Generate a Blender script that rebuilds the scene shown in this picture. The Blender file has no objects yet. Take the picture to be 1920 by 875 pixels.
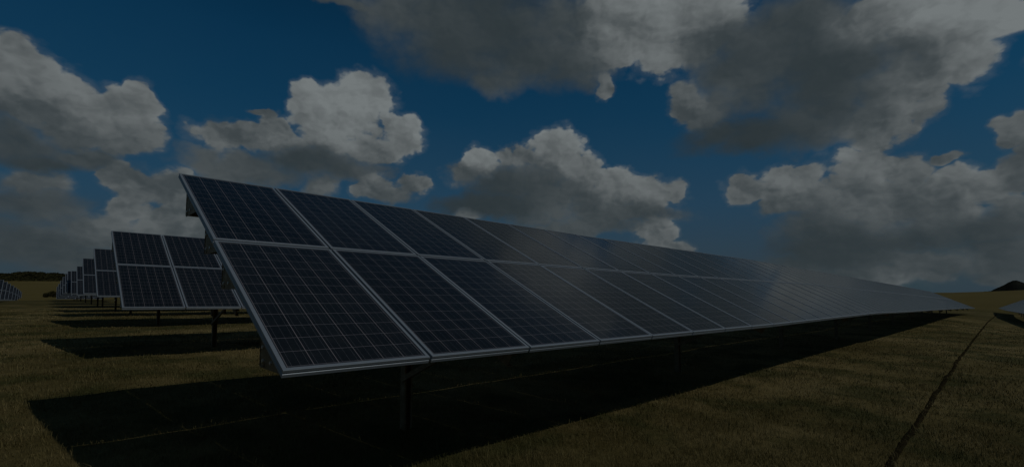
import bpy, bmesh, math, random
import numpy as np
from mathutils import Vector, Matrix

random.seed(7); RNG = np.random.default_rng(11)
R = math.radians
sc = bpy.context.scene
COL = sc.collection

# ------------------------------------------------------------------ camera
FPX, PITCH, CY = 904.8, 0.06986, 40.0          # focal length in px of a 1920 wide frame
cam = bpy.data.cameras.new('camera'); camo = bpy.data.objects.new('camera', cam); COL.objects.link(camo)
cam.sensor_width = 36.0; cam.lens = 36.0 * FPX / 1920.0
cam.shift_y = CY / 1920.0
cam.clip_start = 0.05; cam.clip_end = 20000
camo.location = (0, 0, 0)
camo.rotation_euler = (math.pi / 2 + PITCH, 0, 0)
sc.camera = camo

def pix_dir(px, py):
    """direction in the world of a point of the 1920x875 frame"""
    x = (px - 960) / FPX; z = -(py - 437.5 - CY) / FPX
    c, s = math.cos(PITCH), math.sin(PITCH)
    v = Vector((x, c - z * s, s + z * c)); v.normalize(); return v
def azel(px, py):
    d = pix_dir(px, py); return math.atan2(d.x, d.y), math.asin(d.z)

# ------------------------------------------------------------------ exposure
sc.view_settings.view_transform = 'Standard'; sc.view_settings.look = 'None'
sc.view_settings.gamma = 1.0; sc.view_settings.use_curve_mapping = False
sc.view_settings.exposure = -2.9
sc.render.resolution_x = 1024; sc.render.resolution_y = 466
sc.cycles.use_denoising = True
sc.cycles.max_bounces = 6; sc.cycles.diffuse_bounces = 2; sc.cycles.glossy_bounces = 3

# ------------------------------------------------------------------ node expression helpers
class NT:
    def __init__(s, tree): s.t = tree; s.n = tree.nodes; s.l = tree.links
    def put(s, sock, v):
        if v is None: return
        if isinstance(v, bpy.types.NodeSocket): s.l.new(v, sock)
        else: sock.default_value = v
    def m(s, op, a, b=None, c=None, clamp=False):
        n = s.n.new('ShaderNodeMath'); n.operation = op; n.use_clamp = clamp
        for i, v in enumerate((a, b, c)): s.put(n.inputs[i], v)
        return n.outputs[0]
    def v(s, op, a, b=None, c=None, scale=None):
        n = s.n.new('ShaderNodeVectorMath'); n.operation = op
        s.put(n.inputs[0], a); s.put(n.inputs[1], b)
        if c is not None: s.put(n.inputs[2], c)
        if scale is not None: s.put(n.inputs['Scale'], scale)
        return n.outputs['Value'] if op in ('DOT_PRODUCT', 'LENGTH', 'DISTANCE') else n.outputs['Vector']
    def noise(s, vec, scale, detail=4, rough=.5, dist=0, color=False, lac=2.0):
        n = s.n.new('ShaderNodeTexNoise'); s.put(n.inputs['Vector'], vec)
        n.inputs['Scale'].default_value = scale; n.inputs['Detail'].default_value = detail
        n.inputs['Roughness'].default_value = rough; n.inputs['Distortion'].default_value = dist
        n.inputs['Lacunarity'].default_value = lac
        return n.outputs['Color'] if color else n.outputs['Fac']
    def vor(s, vec, scale, smooth=.0, feature='F1', out='Distance', detail=0.0):
        n = s.n.new('ShaderNodeTexVoronoi'); n.feature = 'SMOOTH_F1' if smooth else feature
        s.put(n.inputs['Vector'], vec); n.inputs['Scale'].default_value = scale
        if smooth: n.inputs['Smoothness'].default_value = smooth
        n.inputs['Detail'].default_value = detail
        return n.outputs[out]
    def xyz(s, x, y, z=0.0):
        n = s.n.new('ShaderNodeCombineXYZ')
        for i, v in enumerate((x, y, z)): s.put(n.inputs[i], v)
        return n.outputs[0]
    def sep(s, v):
        n = s.n.new('ShaderNodeSeparateXYZ'); s.put(n.inputs[0], v); return n.outputs
    def step(s, x, lo, hi, smooth=True, a=0.0, b=1.0):
        n = s.n.new('ShaderNodeMapRange'); n.interpolation_type = 'SMOOTHSTEP' if smooth else 'LINEAR'
        s.put(n.inputs['Value'], x)
        n.inputs['From Min'].default_value = lo; n.inputs['From Max'].default_value = hi
        n.inputs['To Min'].default_value = a; n.inputs['To Max'].default_value = b
        return n.outputs['Result']
    def mix(s, f, a, b, blend='MIX'):
        n = s.n.new('ShaderNodeMix'); n.data_type = 'RGBA'; n.blend_type = blend
        s.put(n.inputs['Factor'], f)
        ia, ib = [i for i in n.inputs if i.type == 'RGBA'][:2]
        s.put(ia, a); s.put(ib, b)
        return [o for o in n.outputs if o.type == 'RGBA'][0]
    def ramp(s, f, stops):
        n = s.n.new('ShaderNodeValToRGB'); s.put(n.inputs[0], f)
        e = n.color_ramp.elements
        while len(e) < len(stops): e.new(0.5)
        for k, (p, c) in enumerate(stops): e[k].position = p; e[k].color = c if len(c) == 4 else (*c, 1)
        return n.outputs[0]

# ------------------------------------------------------------------ sky and sun
SUN_AZ, SUN_EL = R(110.5), R(45.5)             # azimuth clockwise from +y
world = bpy.data.worlds.new('World'); sc.world = world; world.use_nodes = True
w = NT(world.node_tree); w.n.clear()
sky = w.n.new('ShaderNodeTexSky'); sky.sky_type = 'NISHITA'; sky.sun_disc = False
sky.sun_elevation = SUN_EL; sky.sun_rotation = SUN_AZ
sky.air_density = 1.0; sky.dust_density = .6; sky.ozone_density = 2.5
g = w.n.new('ShaderNodeTexCoord').outputs['Generated']
D = w.v('NORMALIZE', g)
dx, dy, dz = w.sep(D)
az = w.m('ARCTAN2', dx, dy); el = w.m('ARCSINE', dz)
flat = w.v('MULTIPLY', D, (1, 1, 1.35))
wn = w.v('SUBTRACT', w.noise(flat, 7, 3, .55, color=True), (.5, .5, .5))
wn2 = w.v('SUBTRACT', w.noise(flat, 26, 3, .55, color=True), (.5, .5, .5))
P0 = w.xyz(az, el)
P = w.v('MULTIPLY_ADD', wn, (.10, .07, 0), P0)
P = w.v('MULTIPLY_ADD', wn2, (.032, .03, 0), P)
# clouds: (cx, cy, rx, ry, brightness, weight) in the frame of the photograph, turned into directions
BL = [
 # big cloud on the left
 (30,130,80,50,.66,1),(20,185,110,60,.52,1),(120,185,70,50,.72,1),(130,235,90,50,.5,1),(200,205,70,42,.76,1),(266,203,46,44,.74,1),(240,255,80,42,.5,1),
 (30,265,120,50,.28,1.3),(150,290,90,26,.36,1),(60,302,100,20,.16,1.3),(-90,190,110,110,.5,1),
 # left centre cumulus
 (695,180,50,48,.98,1.3),(660,215,58,50,.88,1),(588,205,48,46,.86,1.1),(748,258,44,42,.88,1.2),(690,275,70,45,.62,1),
 (520,255,60,32,.66,1),(408,262,60,40,.56,1),(460,255,60,30,.55,1),(600,300,110,36,.20,1.3),(620,255,70,40,.74,1),(470,315,130,28,.34,1.2),(650,318,90,28,.34,1),(420,320,80,30,.40,1),(490,215,40,10,.45,.7),
 (690,352,44,24,.6,1),(765,352,44,22,.52,1),(725,365,60,18,.4,1),(600,345,40,25,.45,1),
 # low left
 (255,350,62,38,.50,1),(320,360,60,38,.58,1),(240,395,55,26,.55,1),(360,400,70,30,.60,1),(60,340,95,30,.46,1),(70,385,120,42,.30,1),(60,450,170,48,.26,1),(170,420,110,30,.44,1),(330,420,90,30,.5,1),(230,330,40,24,.66,1),(200,440,100,25,.5,1),(150,480,130,28,.30,1),
 # dark ceiling in the top middle
 (780,30,120,70,.38,1.1),(900,60,190,100,.20,1.8),(1000,110,130,62,.22,1.6),(950,150,70,40,.35,1),(1080,110,90,55,.36,1),(1140,40,110,80,.56,1),(1060,50,90,80,.38,1.3),(1190,20,110,70,.86,1.4),(1290,40,110,60,.84,1.3),(1170,70,60,50,.66,1),
 (1135,150,20,34,.55,.8),(660,10,90,14,.3,.7),
 # top right mass
 (1250,30,140,70,.84,1),(1240,105,60,50,.72,1),(1310,85,90,60,.55,1),(1215,80,50,40,.74,1),(1420,120,160,105,.26,1.8),(1560,120,180,120,.20,2),(1480,60,140,70,.34,1.2),(1720,100,120,70,.55,1),(1320,200,60,50,.42,1),(1285,185,40,50,.58,1.1),(1400,160,70,25,.5,1),
 (1400,250,150,45,.12,1.8),(1540,220,110,70,.32,1.2),(1680,160,100,70,.60,1.1),(1800,115,80,55,.8,1.3),(1640,230,90,45,.56,1),(1700,210,70,35,.58,1),
 (1700,25,200,55,1.0,1.6),(1860,20,110,60,1.0,1.5),(1800,60,100,40,.8,1),(1600,60,90,50,.5,1),
 # middle cumulus
 (1045,275,50,44,.86,1.3),(1085,312,50,42,.72,1),(980,300,50,30,.6,.9),(900,302,46,32,.88,1.2),(870,330,45,30,.48,1),(960,348,95,42,.20,1.8),(930,388,110,24,.12,1.5),(1070,375,100,45,.46,1.1),(1000,325,80,50,.42,1),(1020,385,120,40,.32,1),(1200,362,85,38,.66,1),(1130,335,70,24,.70,1),
 (1140,405,150,25,.36,1),(1270,360,26,22,.50,.9),(1100,430,130,18,.36,1),(1235,440,50,32,.68,1.1),(1275,465,40,20,.6,1),(870,402,34,12,.6,1),
 # right middle
 (1405,352,50,28,.66,1.1),(1490,340,75,34,.62,1),(1510,378,90,32,.48,1),(1600,308,80,42,.76,1),(1600,350,100,34,.55,1),(1560,390,100,40,.44,1.1),(1700,315,80,40,.64,1),(1790,335,70,35,.72,1),(1850,355,80,40,.76,1),(1780,385,90,30,.5,1),
 (1780,290,45,18,.50,.8),(1660,400,110,45,.42,1.2),(1530,425,80,38,.30,1.4),(1530,470,95,34,.14,1.6),(1700,452,140,26,.16,1.6),(1850,425,110,30,.20,1.5),(1840,436,30,10,.5,1),
 (1600,490,150,30,.24,1.2),(1760,490,120,26,.42,1),(1640,520,170,24,.46,1),(1650,370,130,50,.56,1.2),(1780,375,110,40,.6,1.1),(1750,420,150,50,.36,1),(1560,450,120,50,.26,1.2),(1850,470,120,40,.34,1),(1900,400,80,50,.42,1),(1500,520,120,24,.3,1),(1850,500,90,30,.30,1),(1880,525,70,18,.36,1),(1500,500,90,22,.26,1),
 (1900,245,45,40,.55,1),(1910,320,45,45,.45,1),(1950,280,60,60,.5,1),
]
# clouds beyond the frame
BL += [(2150,120,220,130,.7,1),(2300,330,260,120,.55,1),(2600,200,300,160,.75,1),(2300,480,300,50,.45,1),(-300,300,200,90,.5,1),(-300,60,180,70,.45,1)]
Fs = None; Ss = None
for (cx, cy, rx, ry, br, wt) in BL:
    a0, e0 = azel(cx, cy)
    ax = abs(azel(cx + rx, cy)[0] - azel(cx - rx, cy)[0]) / 2
    ey = abs(azel(cx, cy - ry)[1] - azel(cx, cy + ry)[1]) / 2
    q = w.v('MULTIPLY_ADD', P, (1 / ax, 1 / ey, 0), (-a0 / ax, -e0 / ey, 0))
    k = w.m('SUBTRACT', 1.0, w.v('DOT_PRODUCT', q, q))
    Fs = w.m('MAXIMUM', k, -1.5) if Fs is None else w.m('SMOOTH_MAX', Fs, k, .22)
    kk = w.m('MAXIMUM', w.m('MULTIPLY_ADD', k, .6, .55), 0.0)
    kb = w.m('MULTIPLY', w.m('MULTIPLY', w.m('MULTIPLY', kk, kk), kk), wt)
    if Ss is None: Ss = w.m('MULTIPLY', kb, br); Ws = w.m('ADD', kb, 1e-6)
    else: Ss = w.m('MULTIPLY_ADD', kb, br, Ss); Ws = w.m('ADD', Ws, kb)
bright = w.m('DIVIDE', Ss, Ws)
F = w.m('MINIMUM', Fs, .9)
# clouds of the rest of the sky
back = w.step(w.m('ABSOLUTE', az), 1.0, 1.3)
gen = w.m('MULTIPLY', w.step(w.noise(w.v('MULTIPLY', D, (1, 1, 1.8)), 2.6, 3, .5), .42, .60), back)
F = w.m('MAXIMUM', F, w.m('MULTIPLY_ADD', gen, 2.0, -1.2))
bright = w.m('ADD', w.m('MULTIPLY', bright, w.m('SUBTRACT', 1.0, back)), w.m('MULTIPLY', back, .33))
# billows: rounded lumps on lumps
def vorf(vec, scale, sm, det, rough):
    n = w.n.new('ShaderNodeTexVoronoi'); n.feature = 'F1'; w.put(n.inputs['Vector'], vec)
    n.inputs['Scale'].default_value = scale
    n.inputs['Detail'].default_value = det; n.inputs['Roughness'].default_value = rough; n.inputs['Lacunarity'].default_value = 2.3
    return n.outputs['Distance']
def billow(vec):
    a = vorf(vec, 15, .35, 2.0, .55); c = w.noise(vec, 14, 6, .6)
    return w.m('ADD', w.m('MULTIPLY_ADD', a, -1.0, .45), w.m('MULTIPLY_ADD', c, 1.3, -.65))
wv = w.v('MULTIPLY_ADD', wn2, (.03, .03, .03), flat)
B0 = billow(wv)
SD = Vector((math.sin(SUN_AZ) * math.cos(SUN_EL), math.cos(SUN_AZ) * math.cos(SUN_EL), math.sin(SUN_EL)))
B1 = billow(w.v('ADD', wv, tuple(SD * .010)))
big = w.noise(wv, 9, 4, .5)
big1 = w.noise(w.v('ADD', wv, tuple(SD * .035)), 9, 4, .5)
G = w.m('ADD', F, w.m('MULTIPLY', B0, w.step(bright, .25, .5, a=.35, b=.74)))
G = w.m('ADD', G, w.m('MULTIPLY_ADD', big, .4, .06))
wid = w.step(bright, .30, .55, a=1.5, b=.40)
alpha = w.m('DIVIDE', w.m('ADD', G, w.m('MULTIPLY_ADD', wid, .35, -.02)), wid, clamp=True)
alpha = w.m('MULTIPLY', w.m('MULTIPLY', alpha, alpha), w.m('MULTIPLY_ADD', alpha, -2.0, 3.0))
soft = w.step(G, -.55, .5)
alpha = w.m('MAXIMUM', w.m('MULTIPLY', soft, .35), alpha)
contrast = w.step(bright, .22, .6, a=.18, b=.85)
relief = w.m('ADD', w.m('MULTIPLY', w.m('SUBTRACT', B0, B1), .34), w.m('MULTIPLY', w.m('SUBTRACT', big, big1), 1.2))
relief = w.m('MINIMUM', w.m('MAXIMUM', relief, -.22), .22)
crown = w.m('MULTIPLY', w.step(G, -.1, .9, a=.04, b=-.06), contrast)   # thin edges shine through
val = w.m('ADD', w.m('ADD', bright, crown), w.m('MULTIPLY', relief, contrast))
val = w.m('ADD', val, .02, clamp=True)
cloud = w.ramp(val, [(0, (1.3, 2.0, 2.35)), (.22, (2.3, 3.1, 3.5)), (.45, (4.3, 5.2, 5.6)), (.7, (7.8, 8.8, 9.1)), (1, (12.2, 13.6, 13.9))])
# a deep saturated blue, paler towards the horizon
blue = w.mix(1.0, sky.outputs[0], (.40, 1.12, 1.42, 1), 'MULTIPLY')
hs = w.n.new('ShaderNodeHueSaturation'); hs.inputs['Saturation'].default_value = 1.12; hs.inputs['Value'].default_value = 1.0
blue = w.mix(1.0, blue, w.ramp(el, [(.45, (1, 1, 1)), (.85, (.34, .34, .34))]), 'MULTIPLY')
w.l.new(blue, hs.inputs['Color'])
# thin veil low over the horizon
veil = w.m('MULTIPLY', w.step(el, .0, .55, a=1.0, b=0.18), w.step(w.noise(flat, 4, 4, .5), .2, .7, a=.8, b=1.0))
base = w.mix(veil, hs.outputs[0], w.ramp(el, [(.03, (2.2, 3.4, 4.6)), (.16, (1.5, 3.6, 6.2)), (.35, (1.0, 3.2, 6.0))]))
col = w.mix(alpha, base, cloud)
bg = w.n.new('ShaderNodeBackground'); bg.inputs['Strength'].default_value = .1
w.l.new(col, bg.inputs['Color'])
wo = w.n.new('ShaderNodeOutputWorld'); w.l.new(bg.outputs[0], wo.inputs['Surface'])
world.cycles.sampling_method = 'MANUAL'; world.cycles.sample_map_resolution = 512

sun = bpy.data.lights.new('sun', 'SUN'); suno = bpy.data.objects.new('sun', sun); COL.objects.link(suno)
sun.energy = 5.0; sun.angle = R(.5); sun.color = (1.0, .95, .87)
suno.rotation_euler = (-SD).to_track_quat('-Z', 'Y').to_euler()
suno.location = (30, -10, 40)

# ------------------------------------------------------------------ materials
def mat(name):
    m = bpy.data.materials.new(name); m.use_nodes = True
    t = NT(m.node_tree); b = m.node_tree.nodes['Principled BSDF']
    return m, t, b
def bump(t, b, h, strength=.3, dist=.01):
    n = t.n.new('ShaderNodeBump'); n.inputs['Strength'].default_value = strength; n.inputs['Distance'].default_value = dist
    t.put(n.inputs['Height'], h); t.l.new(n.outputs[0], b.inputs['Normal'])
def obco(t): return t.n.new('ShaderNodeTexCoord').outputs['Object']
def geopos(t): return t.n.new('ShaderNodeNewGeometry').outputs['Position']

M = {}
# anodised aluminium of the frames
m, t, b = mat('anodised_aluminium'); M['alu'] = m
co = obco(t); n1 = t.noise(t.v('MULTIPLY', co, (3, 30, 30)), 6, 4, .6)
t.l.new(t.ramp(n1, [(.3, (.25, .30, .345)), (.7, (.33, .38, .43))]), b.inputs['Base Color'])
b.inputs['Metallic'].default_value = .35; b.inputs['Roughness'].default_value = .5
# galvanised steel, weathered brown
m, t, b = mat('galvanised_steel'); M['steel'] = m
p_ = geopos(t); n1 = t.noise(p_, 9, 6, .65); n2 = t.vor(p_, 60, feature='F1', out='Distance')
t.l.new(t.ramp(t.m('ADD', n1, t.m('MULTIPLY', n2, .12)), [(.35, (.13, .095, .048)), (.6, (.22, .17, .10)), (.8, (.32, .27, .19))]), b.inputs['Base Color'])
b.inputs['Metallic'].default_value = .3; b.inputs['Roughness'].default_value = .6
bump(t, b, n1, .2, .004)
m, t, b = mat('bolt_steel'); M['bolt'] = m
b.inputs['Base Color'].default_value = (.62, .62, .6, 1); b.inputs['Metallic'].default_value = .4; b.inputs['Roughness'].default_value = .4
m, t, b = mat('black_cable'); M['cable'] = m
b.inputs['Base Color'].default_value = (.015, .015, .016, 1); b.inputs['Roughness'].default_value = .5
m, t, b = mat('backsheet'); M['back'] = m
co = obco(t)
t.l.new(t.ramp(t.noise(co, 3, 4, .6), [(.3, (.34, .36, .38)), (.7, (.42, .44, .46))]), b.inputs['Base Color']); b.inputs['Roughness'].default_value = .6

# the cells under glass: 6 x 12 polycrystalline cells with ribbons
PW, PL, FR, MG = .99, 1.956, .024, .030
m, t, b = mat('solar_cells'); M['cells'] = m
uvn = t.n.new('ShaderNodeUVMap'); uvn.uv_map = 'UVMap'
ux, uy, _ = t.sep(uvn.outputs[0])
cx_ = t.m('DIVIDE', t.m('SUBTRACT', ux, .036), .153); cy_ = t.m('DIVIDE', t.m('SUBTRACT', uy, .042), .156)
def edge(c, half):   # 1 near integer values
    f = t.m('ABSOLUTE', t.m('SUBTRACT', t.m('FRACT', t.m('ADD', c, .5)), .5))
    return t.m('LESS_THAN', f, half)
gx = edge(cx_, .0145); gy = edge(cy_, .013)
bus = t.m('LESS_THAN', t.m('ABSOLUTE', t.m('SUBTRACT', t.m('FRACT', t.m('MULTIPLY', cx_, 3.0)), .5)), .013)
inside = t.m('MULTIPLY', t.m('MULTIPLY', t.m('GREATER_THAN', cx_, 0.0), t.m('LESS_THAN', cx_, 6.0)), t.m('MULTIPLY', t.m('GREATER_THAN', cy_, 0.0), t.m('LESS_THAN', cy_, 12.0)))
cid = t.xyz(t.m('FLOOR', cx_), t.m('FLOOR', cy_), t.m('MULTIPLY', t.n.new('ShaderNodeObjectInfo').outputs['Random'], 37.0))
wnz = t.n.new('ShaderNodeTexWhiteNoise'); wnz.noise_dimensions = '3D'; t.l.new(cid, wnz.inputs['Vector'])
cr = wnz.outputs['Value']
cryst = t.vor(t.v('ADD', uvn.outputs[0], t.v('SCALE', cid, scale=3.7)), 70, out='Color')
cs = t.sep(cryst)[0]
tone = t.m('ADD', t.m('ADD', t.m('MULTIPLY', cr, .3), t.m('MULTIPLY', cs, .3)), t.m('MULTIPLY', t.n.new('ShaderNodeObjectInfo').outputs['Random'], .35))
cellc = t.ramp(tone, [(0, (.008, .0115, .015)), (.35, (.012, .016, .020)), (.8, (.018, .023, .028))])
c1 = t.mix(t.m('MULTIPLY', bus, .6), cellc, (.20, .21, .24, 1))
c1 = t.mix(t.m('MULTIPLY', gy, .55), c1, (.28, .27, .30, 1))
c1 = t.mix(t.m('MULTIPLY', gx, .58), c1, (.36, .33, .35, 1))
c1 = t.mix(t.m('MULTIPLY', t.m('SUBTRACT', 1.0, inside), .55), c1, (.06, .07, .085, 1))
dirt = t.noise(t.v('ADD', uvn.outputs[0], t.v('SCALE', cid, scale=0.0)), 5, 5, .65)
c1 = t.mix(t.step(dirt, .45, .8, a=0.0, b=.05), c1, (.20, .19, .17, 1))
t.l.new(c1, b.inputs['Base Color'])
b.inputs['Roughness'].default_value = .45; b.inputs['Specular IOR Level'].default_value = .03
b.inputs['Coat Weight'].default_value = 1.0; b.inputs['Coat IOR'].default_value = 1.21
t.l.new(t.step(dirt, .3, .8, a=.11, b=.17), b.inputs['Coat Roughness'])

# dry summer grass
def grass_colours(t, pos):
    a = t.noise(pos, .22, 4, .55); b_ = t.noise(pos, 1.3, 5, .6); c = t.noise(pos, 9, 4, .6)
    f = t.m('ADD', t.m('MULTIPLY_ADD', a, .95, -.225), t.m('ADD', t.m('MULTIPLY', b_, .35), t.m('MULTIPLY', c, .25)))
    return f
m, t, b = mat('dry_grass_ground'); M['ground'] = m
pos = geopos(t)
f = grass_colours(t, pos)
near = t.ramp(f, [(.40, (0.098, 0.079, 0.027)), (.50, (0.144, 0.116, 0.043)), (.58, (0.191, 0.151, 0.060)), (.68, (0.234, 0.186, 0.080))])
greener = t.m('MULTIPLY', t.step(t.v('LENGTH', pos), 38, 70), t.step(t.noise(pos, .08, 4, .6), .35, .6, a=.35, b=.8))
near = t.mix(t.m('MULTIPLY', t.step(t.noise(pos, .7, 5, .62), .46, .62), .72), near, (.055, .060, .019, 1))
near = t.mix(greener, near, (.075, .068, .024, 1))
px_, py_, pz_ = t.sep(pos)
dist = t.v('LENGTH', pos)
far = t.ramp(t.noise(t.v('MULTIPLY', pos, (1, 1, .1)), .03, 5, .6), [(.3, (0.120, 0.096, 0.030)), (.7, (0.165, 0.133, 0.046))])
t.l.new(t.mix(t.step(dist, 85, 105), near, far), b.inputs['Base Color'])
b.inputs['Roughness'].default_value = .95; b.inputs['Specular IOR Level'].default_value = .05
bump(t, b, t.m('ADD', t.noise(pos, 14, 6, .7), t.m('MULTIPLY', t.noise(pos, 60, 4, .7), .4)), .9, .05)
m, t, b = mat('grass_blades'); M['blade'] = m
pos = geopos(t); f = grass_colours(t, pos)
rnd = t.n.new('ShaderNodeVertexColor'); rnd.layer_name = 'tint'
rr = t.sep(rnd.outputs[0])[0]
gcol = t.ramp(t.m('ADD', f, t.m('MULTIPLY_ADD', rr, .22, -.11)), [(.38, (0.106, 0.091, 0.030)), (.50, (0.163, 0.133, 0.051)), (.60, (0.218, 0.175, 0.074)), (.74, (0.304, 0.246, 0.110))])
patch = t.m('MULTIPLY', t.step(t.noise(pos, .7, 5, .62), .46, .62), .72)
gcol = t.mix(patch, gcol, (.070, .078, .024, 1))
t.l.new(gcol, b.inputs['Base Color']); b.inputs['Roughness'].default_value = .7; b.inputs['Specular IOR Level'].default_value = .15
m, t, b = mat('bare_soil'); M['soil'] = m
pos = geopos(t)
t.l.new(t.ramp(t.noise(pos, 6, 6, .7), [(.35, (.018, .015, .008)), (.7, (.040, .032, .016))]), b.inputs['Base Color']); b.inputs['Roughness'].default_value = 1; b.inputs['Specular IOR Level'].default_value = 0
bump(t, b, t.noise(pos, 20, 5, .7), .8, .04)
m, t, b = mat('hedge_leaves'); M['hedge'] = m
pos = geopos(t)
t.l.new(t.ramp(t.noise(pos, .35, 5, .65), [(.35, (.022, .024, .010)), (.6, (.050, .048, .018)), (.75, (.075, .066, .026))]), b.inputs['Base Color']); b.inputs['Roughness'].default_value = .9; b.inputs['Specular IOR Level'].default_value = .1
m, t, b = mat('hill_heath'); M['heath'] = m
pos = geopos(t)
t.l.new(t.ramp(t.noise(pos, .02, 6, .65), [(.35, (.010, .013, .012)), (.7, (.024, .026, .020))]), b.inputs['Base Color']); b.inputs['Roughness'].default_value = 1; b.inputs['Specular IOR Level'].default_value = 0

# ------------------------------------------------------------------ mesh helpers
def mesh_obj(name, verts, faces, mats, parent=None, midx=None, smooth=False):
    me = bpy.data.meshes.new(name); me.from_pydata([tuple(v) for v in verts], [], faces)
    for mm in mats: me.materials.append(mm)
    if midx is not None: me.polygons.foreach_set('material_index', midx)
    if smooth: me.polygons.foreach_set('use_smooth', [True] * len(me.polygons))
    me.update()
    o = bpy.data.objects.new(name, me); COL.objects.link(o)
    if parent: o.parent = parent
    return o
def tag(o, label=None, cat=None, group=None, kind=None):
    for k, v in (('label', label), ('category', cat), ('group', group), ('kind', kind)):
        if v: o[k] = v
    return o
class MB:
    def __init__(s): s.v = []; s.f = []
    def add(s, vs, fs):
        n = len(s.v); s.v += [Vector(v) for v in vs]; s.f += [tuple(i + n for i in f) for f in fs]
    def prism(s, poly, a, b, xa, ya):
        """extrude a 2D polygon (coordinates along xa, ya) from point a to point b"""
        n = len(poly)
        vs = [a + xa * x + ya * y for x, y in poly] + [b + xa * x + ya * y for x, y in poly]
        fs = [(i, (i + 1) % n, n + (i + 1) % n, n + i) for i in range(n)]
        fs += [tuple(range(n - 1, -1, -1)), tuple(range(n, 2 * n))]
        s.add(vs, fs)
    def tube(s, pts, r, seg=8):
        rings = []
        for i, p in enumerate(pts):
            d = (pts[min(i + 1, len(pts) - 1)] - pts[max(i - 1, 0)]).normalized()
            x = d.orthogonal().normalized(); y = d.cross(x)
            rings.append([p + x * r * math.cos(2 * math.pi * k / seg) + y * r * math.sin(2 * math.pi * k / seg) for k in range(seg)])
        vs = [q for rg in rings for q in rg]; fs = []
        for i in range(len(pts) - 1):
            for k in range(seg): fs.append((i * seg + k, i * seg + (k + 1) % seg, (i + 1) * seg + (k + 1) % seg, (i + 1) * seg + k))
        fs += [tuple(range(seg - 1, -1, -1)), tuple((len(pts) - 1) * seg + k for k in range(seg))]
        s.add(vs, fs)
    def build(s, name, m, parent=None, smooth=False): return mesh_obj(name, s.v, s.f, [m], parent, smooth=smooth)

# ------------------------------------------------------------------ terrain
A = .80218626                                    # heading of the rows
UH = Vector((math.sin(A), math.cos(A), 0)); NH = Vector((-math.cos(A), math.sin(A), 0))
C0 = Vector((-1.2875, 2.7529, -.4584))           # lower near corner of the first row
TILT = .45845; PU = 1.01
SLOPE = -.02052
S_P = np.array([-400, -60, -20, 0, 8, 12, 17, 23, 32, 50, 70, 90, 130]); 
S_Z = np.array([.6, .5, .25, 0, -.150, -.200, -.265, -.420, -.625, -1.065, -1.60, -2.0, -2.2])
W_P = np.array([-200, -60, -12, -4, 0, 8.64, 17.66, 26.2, 34.3, 44.6, 55, 70, 90, 200])
W_Z = np.array([-3.4, -2.5, -1.95, -1.67, -1.60, -1.36, -1.30, -1.28, -1.36, -1.40, -1.45, -1.5, -1.6, -1.9])
def sstep(x, a, b):
    t_ = np.clip((x - a) / (b - a), 0, 1); return t_ * t_ * (3 - 2 * t_)
_h = RNG.random((256, 256))
def vnoise(x, y):
    xi = np.floor(x).astype(int); yi = np.floor(y).astype(int); fx = x - xi; fy = y - yi
    fx = fx * fx * (3 - 2 * fx); fy = fy * fy * (3 - 2 * fy)
    a = _h[xi & 255, yi & 255]; b_ = _h[(xi + 1) & 255, yi & 255]; c = _h[xi & 255, (yi + 1) & 255]; d = _h[(xi + 1) & 255, (yi + 1) & 255]
    return (a * (1 - fx) + b_ * fx) * (1 - fy) + (c * (1 - fx) + d * fx) * fy
RUT = [(1655, 900), (1672, 868), (1712, 800), (1752, 742), (1786, 692), (1822, 640), (1852, 604), (1868, 588)]
def ground(x, y, fine=True):
    x = np.asarray(x, float); y = np.asarray(y, float)
    ds = (x - C0.x) * UH.x + (y - C0.y) * UH.y; dw = (x - C0.x) * NH.x + (y - C0.y) * NH.y
    z = np.interp(ds, S_P, S_Z) + np.interp(dw, W_P, W_Z)
    z = z + .45 * sstep(ds, 20, 55) * sstep(dw, -4, 1)
    r = np.hypot(x, y); th = np.degrees(np.arctan2(x, y))
    # fields rising beyond the crest on the left and on the right
    left = sstep(-th, 30, 40)
    zl = np.interp(r, [0, 85, 105, 140, 330, 600, 3000], [-1.5, -1.5, -1.75, -1.6, 4.2, 3.0, -10])
    z = z * (1 - left * sstep(r, 60, 85)) + zl * left * sstep(r, 60, 85)
    right = sstep(th, 10, 30) * sstep(r, 80, 110)
    zr = np.interp(r, [0, 80, 110, 210, 300, 700, 3000], [-2.9, -2.9, -2.8, -.55, -.9, -8, -20]) + (th - 46) * .004 * np.clip(r - 90, 0, 120) / 2
    z = z * (1 - right) + zr * right
    mid = sstep(r, 150, 400) * (1 - left) * (1 - sstep(th, 10, 30))
    z = z * (1 - mid) - 3.0 * mid
    if fine:
        amp = np.clip(1 - r / 160, .0, 1)
        z = z + amp * (.05 * (vnoise(x / 1.9 + 40, y / 1.9 + 9) - .5) + .025 * (vnoise(x / .5, y / .5) - .5))
    return z
def gz(x, y): return float(ground(x, y))
def ground_hit(px, py):
    """point of the ground seen at a pixel of the photograph"""
    d = pix_dir(px, py); t0, t1 = .5, None
    tt = .5
    while tt < 400:
        p = d * tt
        if p.z < ground(p.x, p.y, False): t1 = tt; break
        t0 = tt; tt *= 1.03
    if t1 is None: return d * 300
    for _ in range(30):
        tm = (t0 + t1) / 2; p = d * tm
        if p.z < ground(p.x, p.y, False): t1 = tm
        else: t0 = tm
    return d * t1

NA, NR = 900, 330
th = np.linspace(-math.pi, math.pi, NA, endpoint=False)
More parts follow.
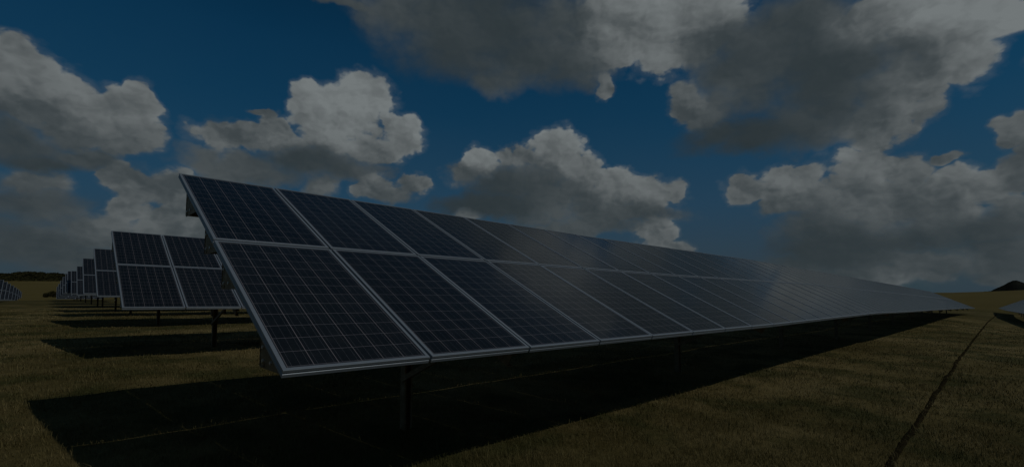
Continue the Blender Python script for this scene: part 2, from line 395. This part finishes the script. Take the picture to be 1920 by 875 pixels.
# finer in front of the lens
th = th + .0 * th
rad = np.concatenate([[.0], np.geomspace(.35, 3500, NR)])
vs = [(0, 0, gz(0, 0))]
Tn = np.tile(th, NR); Rn = np.repeat(rad[1:], NA)
X = np.sin(Tn) * Rn; Y = np.cos(Tn) * Rn; Z = ground(X, Y)
verts = np.concatenate([np.array([[0, 0, gz(0, 0)]]), np.stack([X, Y, Z], 1)])
faces = [(0, 1 + (i + 1) % NA, 1 + i) for i in range(NA)]
for j in range(NR - 1):
    o1 = 1 + j * NA; o2 = o1 + NA
    faces += [(o1 + i, o1 + (i + 1) % NA, o2 + (i + 1) % NA, o2 + i) for i in range(NA)]
go = mesh_obj('ground', verts, faces, [M['ground']], smooth=True); tag(go, kind='structure')
go['label'] = 'dry grass field running to the horizon'

# rut of bare soil running up the field
def strip(name, pts, w0, mm, lift=.012, jit=.25):
    P_ = []
    for a, b_ in zip(pts[:-1], pts[1:]):
        n = max(2, int((b_ - a).length / .12))
        for k in range(n): P_.append(a.lerp(b_, k / n))
    P_.append(pts[-1]); vs_ = []; fs_ = []
    for i, p in enumerate(P_):
        d = (P_[min(i + 1, len(P_) - 1)] - P_[max(i - 1, 0)]); d.z = 0; d.normalize(); s_ = Vector((-d.y, d.x, 0))
        wd = w0 * (1 + jit * (random.random() - .5) * 2)
        off = (float(vnoise(np.array(i * .21), np.array(3.3))) - .5) * w0 * .4
        for q in (-1, -.5, 0, .5, 1):
            c = p + s_ * (q * wd / 2 + off); vs_.append((c.x, c.y, gz(c.x, c.y) + (lift if abs(q) < .9 else -.01)))
        if i: 
            for k in range(4): fs_.append(((i - 1) * 5 + k, (i - 1) * 5 + k + 1, i * 5 + k + 1, i * 5 + k))
    return mesh_obj(name, vs_, fs_, [mm], smooth=True)
rutp = [ground_hit(*q) for q in RUT]
o = strip('wheel_rut', rutp, .095, M['soil'], jit=.18); tag(o, kind='structure'); o['label'] = 'dark narrow rut running up the grass on the right'

# ------------------------------------------------------------------ solar panels
def basis(slope):
    u = Vector((UH.x * math.cos(slope), UH.y * math.cos(slope), math.sin(slope)))
    up = u.cross(NH)
    if up.z < 0: up = -up
    v = NH * math.cos(TILT) + up * math.sin(TILT)
    return u, v, u.cross(v)
# frame profile: (inset from the outer edge, height)
prof = [(FR, -.004), (FR, 0), (.001, 0), (0, -.001), (0, -.017), (.004, -.020), (.004, -.026), (0, -.029), (0, -.049), (.001, -.05), (.030, -.05), (.030, -.048), (.003, -.047), (.003, -.010), (FR, -.0065)]
fv, ff = [], []
for (i_, z_) in prof:
    fv += [(i_, i_, z_), (PW - i_, i_, z_), (PW - i_, PL - i_, z_), (i_, PL - i_, z_)]
n = len(prof)
for k in range(n):
    k2 = (k + 1) % n
    for c in range(4): ff.append((k * 4 + c, k2 * 4 + c, k2 * 4 + (c + 1) % 4, k * 4 + (c + 1) % 4))
def lam_geo():
    i_ = .006
    top = [(i_, i_, -.0045), (PW - i_, i_, -.0045), (PW - i_, PL - i_, -.0045), (i_, PL - i_, -.0045)]
    bot = [(x, y, -.0095) for x, y, _ in top]
    return top + bot, [(0, 1, 2, 3), (7, 6, 5, 4), (0, 4, 5, 1), (1, 5, 6, 2), (2, 6, 7, 3), (3, 7, 4, 0)], [0, 1, 1, 1, 1, 1]
def add_uv(me):
    uv = me.uv_layers.new(name='UVMap')
    return uv
lv, lf, lm = lam_geo()
lam = bpy.data.meshes.new('cell_glass'); lam.from_pydata(lv, [], lf); lam.materials.append(M['cells']); lam.materials.append(M['back'])
lam.polygons.foreach_set('material_index', lm); uv = add_uv(lam)
for li, loop in enumerate(lam.loops): uv.data[li].uv = lv[loop.vertex_index][:2]
frm = bpy.data.meshes.new('panel_frame'); frm.from_pydata(fv, [], ff); frm.materials.append(M['alu'])
# junction box on the back joins the frame's underside as a mesh of its own
jb = bpy.data.meshes.new('junction_box')
jv = [(x, y, z) for x in (.43, .56) for y in (1.78, 1.88) for z in (-.035, -.0095)]
jb.from_pydata(jv, [], [(0, 1, 3, 2), (4, 6, 7, 5), (0, 4, 5, 1), (2, 3, 7, 6), (0, 2, 6, 4), (1, 5, 7, 3)]); jb.materials.append(M['cable'])

QB = [(.06, .46), (1.16, 1.62), (1.86, 2.36), (2.86, 3.42)]       # wedge brackets along the slope
def build_row(name, X0, zf, ncol, posts, label, cat='solar array', group=None, nsep=50, brackets=True, boxes=True, setback=1.96, k0=0):
    """X0: lower corner at the west end; zf(k): height of the lower edge at k metres; children of an Empty on the ground"""
    base = Vector((X0.x, X0.y, gz(X0.x, X0.y)))
    e = bpy.data.objects.new(name, None); e.empty_display_size = .3; COL.objects.link(e); e.location = base
    tag(e, label, cat, group)
    def low(k): return Vector((X0.x + UH.x * k, X0.y + UH.y * k, zf(k)))
    mv, mf, mi, muv = [], [], [], []
    for c in range(ncol):
        kc = c * PU
        sl = math.atan2(zf(kc + PW) - zf(kc), PW)
        u, v, nn = basis(sl)
        for r_ in range(2):
            org = low(kc) + v * (r_ * (PL + MG)) + nn * random.uniform(-.0015, .0015)
            mw = Matrix.Identity(4)
            jt = random.uniform(-.0012, .0012); jt2 = random.uniform(-.0012, .0012)
            nn2 = (nn + u * jt + v * jt2).normalized(); v2 = nn2.cross(u).normalized(); u2 = v2.cross(nn2)
            for i_ in range(3): mw[i_][0] = u2[i_]; mw[i_][1] = v2[i_]; mw[i_][2] = nn2[i_]; mw[i_][3] = (org - base)[i_]
            if c < nsep:
                pn = bpy.data.objects.new('solar_panel', lam); COL.objects.link(pn); pn.parent = e; pn.matrix_local = mw
                fo = bpy.data.objects.new('panel_frame', frm); COL.objects.link(fo); fo.parent = pn
                if boxes and c < 12:
                    fo = bpy.data.objects.new('junction_box', jb); COL.objects.link(fo); fo.parent = pn
            else:
                n0 = len(mv)
                mv += [mw @ Vector(q) for q in lv]; mf += [tuple(i + n0 for i in f_) for f_ in lf]; mi += lm
                for f_ in lf: muv += [lv[i][:2] for i in f_]
                n0 = len(mv)
                mv += [mw @ Vector(q) for q in fv]; mf += [tuple(i + n0 for i in f_) for f_ in ff]; mi += [2] * len(ff)
                for f_ in ff: muv += [(0, 0)] * 4
    if mv:
        o = mesh_obj('distant_solar_panels', mv, mf, [M['cells'], M['back'], M['alu']], e, mi)
        o['kind'] = 'stuff'; uv = o.data.uv_layers.new(name='UVMap')
        uv.data.foreach_set('uv', [x for p in muv for x in p])
    end = (ncol - 1) * PU + PW
    u, v, nn = basis(math.atan2(zf(end) - zf(0), end)); up = Vector((0, 0, 1))
    # purlins: vertical web at the back, horizontal flange below
    knots = [-.0] + [k for k in np.arange(6.0, end - 2, 6.0)] + [end]
    for qi, (qa, qb) in enumerate(QB):
        mb = MB()
        cA = math.cos(TILT); sA = math.sin(TILT)
        def at(k, q, drop=0.0, inset=.0):
            return low(k) + v * q - nn * .052 - up * drop - base
        hgt = (qb - qa) * sA
        for ka, kb in zip(knots[:-1], knots[1:]):
            a, b_ = at(ka + .002, qb), at(kb - .002 if kb == end else kb, qb)
            mb.prism([(0, -.006), (-.004, -.006), (-.004, -hgt), (-.075, -hgt), (-.075, -hgt + .02), (-.079, -hgt + .02), (-.079, -hgt - .004), (0, -hgt - .004)], a, b_, NH, up)
            mb.prism([(-.004, -.010), (-.075, -.042), (-.075, -.046), (-.004, -.014)], a, b_, NH, up)
        pu = mb.build('purlin', M['steel'], e)
        if brackets:
            for kk in ([.012] + [kp for kp in posts]):
                a = at(kk, qb) ; dlen = (qb - qa) * cA
                w_ = MB(); th_ = .005
                poly = [(.002, -.004), (.002, -hgt - .012), (-dlen, -hgt - .012), (-dlen, -hgt + .006)]
                w_.prism(poly, a - UH * th_, a + UH * 0, NH, up)
                br = w_.build('end_bracket', M['steel'], e)
                if kk == .012:
                    for (bx, by) in ((-.05, -.06), (-.06, -hgt + .035), (-.20, -hgt + .035)):
                        bo = MB(); cpt = a + NH * bx + up * by - UH * th_
                        bo.prism([(.012 * math.cos(j * math.pi / 3), .012 * math.sin(j * math.pi / 3)) for j in range(6)], cpt, cpt - UH * .009, NH, up)
                        bo.build('bolt', M['bolt'], br)
    # posts, rafters and braces
    for kp in posts:
        lo = low(kp)
        sb = setback
        pg = lo + NH * sb; gzz = gz(pg.x, pg.y)
        def raf(w_): return lo + NH * w_ + up * (w_ * math.tan(TILT) - .30)
        mb = MB(); a = Vector((pg.x, pg.y, gzz - .25)) - base; b_ = raf(sb) - base + up * .02
        hw, hd, tk = .05, .045, .006
        mb.prism([(-hw, -hd), (-hw + .02, -hd), (-hw + .02, -hd + tk), (-hw + tk, -hd + tk), (-hw + tk, hd - tk), (hw - tk, hd - tk), (hw - tk, -hd + tk), (hw - .02, -hd + tk), (hw - .02, -hd), (hw, -hd), (hw, hd), (-hw, hd)], a, b_, UH, NH)
        mb.build('post', M['steel'], e)
        mb = MB(); mb.prism([(-.035, -.06), (.035, -.06), (.035, -.054), (-.029, -.054), (-.029, .054), (.035, .054), (.035, .06), (-.035, .06)], raf(.30) + UH * .06 - base, raf(3.35) + UH * .06 - base, UH, (up * math.cos(TILT) - NH * math.sin(TILT)))
        mb.build('rafter', M['steel'], e)
        for wd, hh in ((sb - 1.25, .55), (sb + 1.1, .75)):
            mb = MB(); p1 = Vector((pg.x, pg.y, gzz + hh)) - UH * .075 - base; p2 = raf(wd) - UH * .02 - base
            dr = (p2 - p1).normalized(); yy = dr.cross(UH).normalized()
            mb.prism([(-.004, -.028), (.03, -.028), (.03, -.023), (.001, -.023), (.001, .023), (.03, .023), (.03, .028), (-.004, .028)], p1, p2, UH, yy)
            mb.build('brace', M['steel'], e)
    # cable hanging from clips under the lower purlin
    if boxes:
        mb = MB(); pts = []
        ke = min(end, 40.0); n_ = int(ke / .25)
        for i_ in range(n_ + 1):
            k = .1 + (ke - .2) * i_ / n_
            sag = .05 * abs(math.sin(k * 2.1)) + .015 * math.sin(k * 7.7)
            pts.append(low(k) + v * 1.70 - nn * .07 - up * (.10 + sag) - base)
        mb.tube(pts, .009, 5); mb.build('cable', M['cable'], e)
    return e

def z_row1(k): return C0.z + float(np.interp(k, S_P, S_Z))
N1 = 70
posts1 = [2.02 + 6.39 * i for i in range(11)]
build_row('solar_array', C0, z_row1, N1, posts1, 'nearest and longest solar array, its lower edge closest to the lens', group='parallel rows of solar arrays')

ROWS = [  # corner, columns, label
 ((-7.24, 9.01, -.35), 22, 'second solar array, just behind the near end of the longest one'),
 ((-13.39, 15.62, -.23), 14, 'third solar array back, one and a half panels of it showing'),
 ((-19.26, 21.75, -.21), 10, 'fourth solar array back, one panel wide between its neighbours'),
 ((-24.84, 27.63, -.34), 8, 'fifth solar array back, its top a step lower than the fourth'),
 ((-31.97, 35.09, -.36), 8, 'sixth solar array back, a narrow dark strip beside the fifth'),
]
GP = 'parallel rows of solar arrays'
for i, (c, nc, lb) in enumerate(ROWS):
    c = Vector(c)
    def zf(k, c=c): return c.z + SLOPE * k
    ps = [1.92 + 4.2 * j for j in range(int(nc / 4.2))] if i else [1.95 + 6.39 * j for j in range(3)]
    build_row('solar_array', c, zf, nc, ps, lb, group=GP, boxes=(i == 0), brackets=i < 2)
ORD = ['seventh', 'eighth', 'ninth', 'tenth', 'eleventh', 'twelfth']
TL = [(126, 508), (122.5, 513), (118, 519), (114, 526), (110.5, 532), (108, 537)]
for i in range(6):
    # the near end of each far row lies on the line of the field track
    dist_ = (5 + i + .25) * 8.9
    tx = (TL[i][0] - 960) / FPX
    # solve for the point on the line perpendicular distance dist_ behind the first row
    best = None
    for s_ in np.arange(-6, 12, .01):
        p = C0 + NH * dist_ + UH * s_
        q = p + NH * 3.52
        if best is None or abs(q.x / q.y - tx) < best[0]: best = (abs(q.x / q.y - tx), p)
    p = best[1]; d = pix_dir(*TL[i]); q = p + NH * 3.52
    ztop = d.z / math.hypot(d.x, d.y) * math.hypot(q.x, q.y)
    z0 = ztop - 1.74
    def zf(k, z0=z0): return z0 + SLOPE * k * .5
    build_row('solar_array', Vector((p.x, p.y, z0)), zf, 5, [1.9], ORD[i] + ' solar array back, a thin blue sliver near the hedge', group=GP, boxes=False, brackets=False)

# arrays of the next blocks, seen at both edges of the picture
def side_row(name, pts, tops, label, back=False):
    """pts: (pixel x, distance) of the top edge, tops: pixel y of the top edge; the row follows the ground"""
    n = len(pts)
    P_ = []
    for (px, dd), ty in zip(pts, tops):
        d = pix_dir(px, ty); h = math.hypot(d.x, d.y); P_.append(d * (dd / h))
    base = Vector((P_[0].x, P_[0].y, gz(P_[0].x, P_[0].y)))
    e = bpy.data.objects.new(name, None); COL.objects.link(e); e.location = base
    L_ = [0]
    for a, b_ in zip(P_[:-1], P_[1:]): L_.append(L_[-1] + math.hypot(b_.x - a.x, b_.y - a.y))
    def top(k):
        x = float(np.interp(k, L_, [p.x for p in P_])); y = float(np.interp(k, L_, [p.y for p in P_])); z = float(np.interp(k, L_, [p.z for p in P_]))
        return Vector((x, y, z))
    k = 0; cnt = 0
    while k + PW < L_[-1] and cnt < 50:
        a, b_ = top(k), top(k + PW); u = (b_ - a).normalized()
        uh = Vector((u.x, u.y, 0)).normalized(); nh = Vector((-uh.y, uh.x, 0))
        if back: nh = -nh if nh.dot(NH) < 0 else nh
        else: nh = nh if nh.dot(a) > 0 else -nh
        if nh.dot(Vector((-uh.y, uh.x, 0))) < 0: u = -u; a = b_
        up = u.cross(nh); up = up if up.z > 0 else -up
        v = nh * math.cos(TILT) + up * math.sin(TILT); nn = u.cross(v)
        for r_ in range(2):
            org = a - v * ((2 - r_) * (PL + MG))
            mw = Matrix.Identity(4)
            for i_ in range(3): mw[i_][0] = u[i_]; mw[i_][1] = v[i_]; mw[i_][2] = nn[i_]; mw[i_][3] = (org - base)[i_]
            pn = bpy.data.objects.new('solar_panel', lam); COL.objects.link(pn); pn.parent = e; pn.matrix_local = mw
            fo = bpy.data.objects.new('panel_frame', frm); COL.objects.link(fo); fo.parent = pn
        if cnt % 4 == 1:
            pp = a - v * 1.9 - up * .06; mb = MB()
            gg = gz(pp.x, pp.y)
            mb.prism([(-.06, -.05), (.06, -.05), (.06, .05), (-.06, .05)], Vector((pp.x, pp.y, min(gg, pp.z) - .2)) - base, pp - base, Vector((1, 0, 0)), Vector((0, 1, 0)))
            mb.build('post', M['steel'], e)
        k += PU; cnt += 1
    for q in (.5, 2.9):
        mb = MB(); kk = 0; prev = None
        while kk < min(L_[-1], cnt * PU):
            a, b_ = top(kk), top(min(kk + 4, L_[-1]))
            uh = Vector(((b_ - a).x, (b_ - a).y, 0)).normalized(); nh = Vector((-uh.y, uh.x, 0))
            nh = nh if (nh.dot(NH) > 0 if back else nh.dot(a) > 0) else -nh
            off = -(nh * math.cos(TILT) + Vector((0, 0, math.sin(TILT)))) * q - Vector((0, 0, .13))
            mb.prism([(-.03, -.06), (.03, -.06), (.03, .06), (-.03, .06)], a + off - base, b_ + off - base, nh, Vector((0, 0, 1)))
            kk += 4
        mb.build('purlin', M['steel'], e)
    tag(e, label, 'solar array'); return e
NB = [(0, 521, 53), (8, 524.5, 62), (15, 528, 71), (21, 531.5, 80), (27, 535, 89), (32, 538.5, 98), (36, 541.5, 107), (39, 544.5, 116), (41.5, 547, 125)]
NBL = ['tallest, leftmost', 'second from left', 'third from left', 'fourth from left', 'fifth from left', 'fourth from right', 'third from right', 'second from right', 'lowest, rightmost']
for i, (px, ty, dd) in enumerate(NB):
    d = pix_dir(px, ty); h = math.hypot(d.x, d.y); q = d * (dd / h)
    ncol_ = 4
    p = q - NH * 3.52 - UH * (ncol_ * PU); z0 = q.z - 1.74
    def zf(k, z0=z0): return z0
    build_row('solar_array', Vector((p.x, p.y, z0)), zf, ncol_, [1.9], NBL[i] + ' of the small array ends below the trees at the left edge', group='array ends of the neighbouring block', boxes=False, brackets=False)
side_row('solar_array', [(1944, 92), (1980, 72), (2065, 52), (2165, 41)], [553, 550, 543, 536], 'grey blue solar array corner at the right edge, below the dark hill')

# ------------------------------------------------------------------ hedge, bush and hill
def leaf_cloud(fn, n, size, seed):
    rg = np.random.default_rng(seed); vs_, fs_ = [], []
    for _ in range(n):
        c = fn(rg); s_ = size * rg.uniform(.5, 1.3)
        a = Vector(rg.normal(size=3)).normalized(); b_ = a.orthogonal().normalized(); k = a.cross(b_)
        n0 = len(vs_); vs_ += [c + b_ * s_, c + k * s_ * .6, c - b_ * s_, c - k * s_ * .6]; fs_.append((n0, n0 + 1, n0 + 2, n0 + 3))
    return vs_, fs_
# far belt of trees behind the lit field: many crowns growing into one another
topl = [(-160, 516), (-60, 511), (0, 514), (12, 515.5), (30, 512), (50, 510.5), (75, 511), (84, 514), (100, 513), (118, 514.5), (140, 515.5), (200, 517), (260, 520), (330, 524)]
botl = [(-160, 520), (0, 524), (30, 527), (100, 530), (330, 534)]
def belt(rg):
    px = rg.uniform(-160, 330); d_ = rg.uniform(300, 345)
    yt = np.interp(px, *zip(*topl)) + 2.0 * (vnoise(np.array(px / 5.0), np.array(2.2)) - .5); yb = np.interp(px, *zip(*botl)) + 1
    py = yb + (yt - yb) * rg.uniform(0, 1) ** .8
    dd = 300 + 45 * np.clip((yb - py) / (yb - yt), 0, 1) * rg.uniform(.7, 1)
    d = pix_dir(px, py); return d * (dd / math.hypot(d.x, d.y))
bv, bf = leaf_cloud(belt, 26000, 1.0, 5)
o = mesh_obj('treeline', bv, bf, [M['hedge']]); tag(o, 'dark belt of trees behind the pale field on the left', 'treeline', kind='stuff')

def bush(px, py, wd, ht, seed, label, name='bush'):
    g0 = ground_hit(px, py); base = Vector((g0.x, g0.y, gz(g0.x, g0.y)))
    lob = [(Vector((random.uniform(-.5, .5) * wd, random.uniform(-.4, .4) * wd, random.uniform(.3, .7) * ht)), random.uniform(.25, .42) * ht) for _ in range(9)]
    def fn(rg):
        c, r_ = lob[rg.integers(len(lob))]; d = Vector(rg.normal(size=3)).normalized() * r_ * rg.uniform(.5, 1.1)
        p = c + d; p.z = max(p.z, .02); return p
    v_, f_ = leaf_cloud(fn, 1500, .09, seed)
    e = bpy.data.objects.new(name, None); COL.objects.link(e); e.location = base; tag(e, label, 'bush')
    mesh_obj('foliage', v_, f_, [M['hedge']], e)
    mb = MB()
    for _ in range(5):
        q = Vector((random.uniform(-.3, .3) * wd, random.uniform(-.3, .3) * wd, ht * .6)); mb.tube([Vector((q.x * .2, q.y * .2, -.1)), q * .5 + Vector((0, 0, .05)), q], .03, 5)
    mb.build('stem', M['steel'], e)
bush(101, 557, 1.6, 1.5, 3, 'low dark bush at the end of the farthest solar arrays')
bush(86, 557, .35, .9, 4, 'small dark shrub standing alone left of the low bush')

# dark hill on the right horizon
hp = [(1830, 548), (1858, 545), (1868, 540), (1878, 536), (1886, 532), (1893, 528), (1900, 525.5), (1906, 525), (1912, 527), (1920, 530), (1940, 536), (1975, 541), (2030, 546)]
vs_, fs_ = [], []
nx = 160
for j, (dd, fz) in enumerate(((1350, 0.0), (1400, .35), (1450, .72), (1500, 1.0), (1560, .8), (1640, .3), (1700, 0))):
    for i_ in range(nx):
        px = 1830 + 200 * i_ / (nx - 1); y = float(np.interp(px, *zip(*hp))) + .7 * (float(vnoise(np.array(px / 2.2), np.array(j * 1.7))) - .5)
        d = pix_dir(px, y); d0 = pix_dir(px, 560)
        h = d.z / math.hypot(d.x, d.y) * 1500; h0 = -25
        z = h0 + (h - h0) * fz * (1 - .08 * float(vnoise(np.array(px / 5.), np.array(j * 2.3))) * (fz < .9))
        q = Vector((d.x, d.y, 0)).normalized() * dd; vs_.append((q.x, q.y, z))
        if j and i_: a = j * nx + i_; fs_.append((a - nx - 1, a - nx, a, a - 1))
o = mesh_obj('hill', vs_, fs_, [M['heath']], smooth=True); tag(o, kind='structure'); o['label'] = 'dark hill on the right horizon'

# ------------------------------------------------------------------ grass
def make_grass():
    rg = np.random.default_rng(21)
    N = 700000
    # density falls with distance; a wedge wider than the view
    r = np.exp(rg.uniform(math.log(1.6), math.log(46), N)); th_ = rg.uniform(R(-62), R(62), N)
    x = np.sin(th_) * r; y = np.cos(th_) * r
    clump = vnoise(x / .55 + 7, y / .55 + 3) * .6 + vnoise(x / .16 + 1, y / .16) * .5
    keep = rg.random(N) < np.clip(clump * 1.5 - .25, .12, 1)
    # fewer blades on the rut
    rp = np.array([(p.x, p.y) for p in rutp]); dmin = np.full(N, 9.)
    for a, b_ in zip(rp[:-1], rp[1:]):
        ab = b_ - a; tt = np.clip(((x - a[0]) * ab[0] + (y - a[1]) * ab[1]) / (ab @ ab), 0, 1)
        dmin = np.minimum(dmin, np.hypot(x - a[0] - tt * ab[0], y - a[1] - tt * ab[1]))
    keep &= (dmin > .08) | (rg.random(N) < .62)
    x, y, r = x[keep], y[keep], r[keep]; N = len(x)
    z = ground(x, y) - .004
    hgt = rg.uniform(.03, .09, N) * (1 + .5 * (vnoise(x / .9, y / .9) - .5)) * np.where(rg.random(N) < .05, 1.9, 1) * (1 - .4 * np.clip(r / 25, 0, 1))
    wd = np.maximum(.003, r * .00062) * rg.uniform(.7, 1.3, N)
    a = rg.uniform(0, 2 * math.pi, N); ln = rg.uniform(.2, 1.3, N); la = a + rg.uniform(-1, 1, N) + math.pi / 2
    cx_, cy_ = np.cos(a) * wd / 2, np.sin(a) * wd / 2
    lx, ly = np.cos(la) * ln, np.sin(la) * ln
    v = np.zeros((N, 5, 3))
    v[:, 0] = np.stack([x - cx_, y - cy_, z], 1); v[:, 1] = np.stack([x + cx_, y + cy_, z], 1)
    mx, my, mz = x + lx * hgt * .35, y + ly * hgt * .35, z + hgt * .62
    v[:, 2] = np.stack([mx + cx_ * .8, my + cy_ * .8, mz], 1); v[:, 3] = np.stack([mx - cx_ * .8, my - cy_ * .8, mz], 1)
    v[:, 4] = np.stack([x + lx * hgt * .95, y + ly * hgt * .95, z + hgt * np.clip(1.1 - ln * .35, .3, 1)], 1)
    me = bpy.data.meshes.new('grass'); me.vertices.add(N * 5); me.vertices.foreach_set('co', v.ravel())
    me.loops.add(N * 7); me.polygons.add(N * 2)
    b0 = np.arange(N) * 5
    lp = np.stack([b0, b0 + 1, b0 + 2, b0 + 3, b0 + 3, b0 + 2, b0 + 4], 1).ravel()
    me.loops.foreach_set('vertex_index', lp)
    st = np.stack([np.arange(N) * 7, np.arange(N) * 7 + 4], 1).ravel()
    me.polygons.foreach_set('loop_start', st); me.polygons.foreach_set('loop_total', np.tile([4, 3], N))
    me.update(calc_edges=True); me.validate()
    at = me.color_attributes.new('tint', 'FLOAT_COLOR', 'POINT')
    tn = np.repeat(rg.random(N), 5); at.data.foreach_set('color', np.stack([tn, tn, tn, np.ones_like(tn)], 1).ravel())
    me.materials.append(M['blade'])
    o = bpy.data.objects.new('grass', me); COL.objects.link(o)
    tag(o, 'short dry grass covering the field round the arrays', 'grass', kind='stuff')
make_grass()
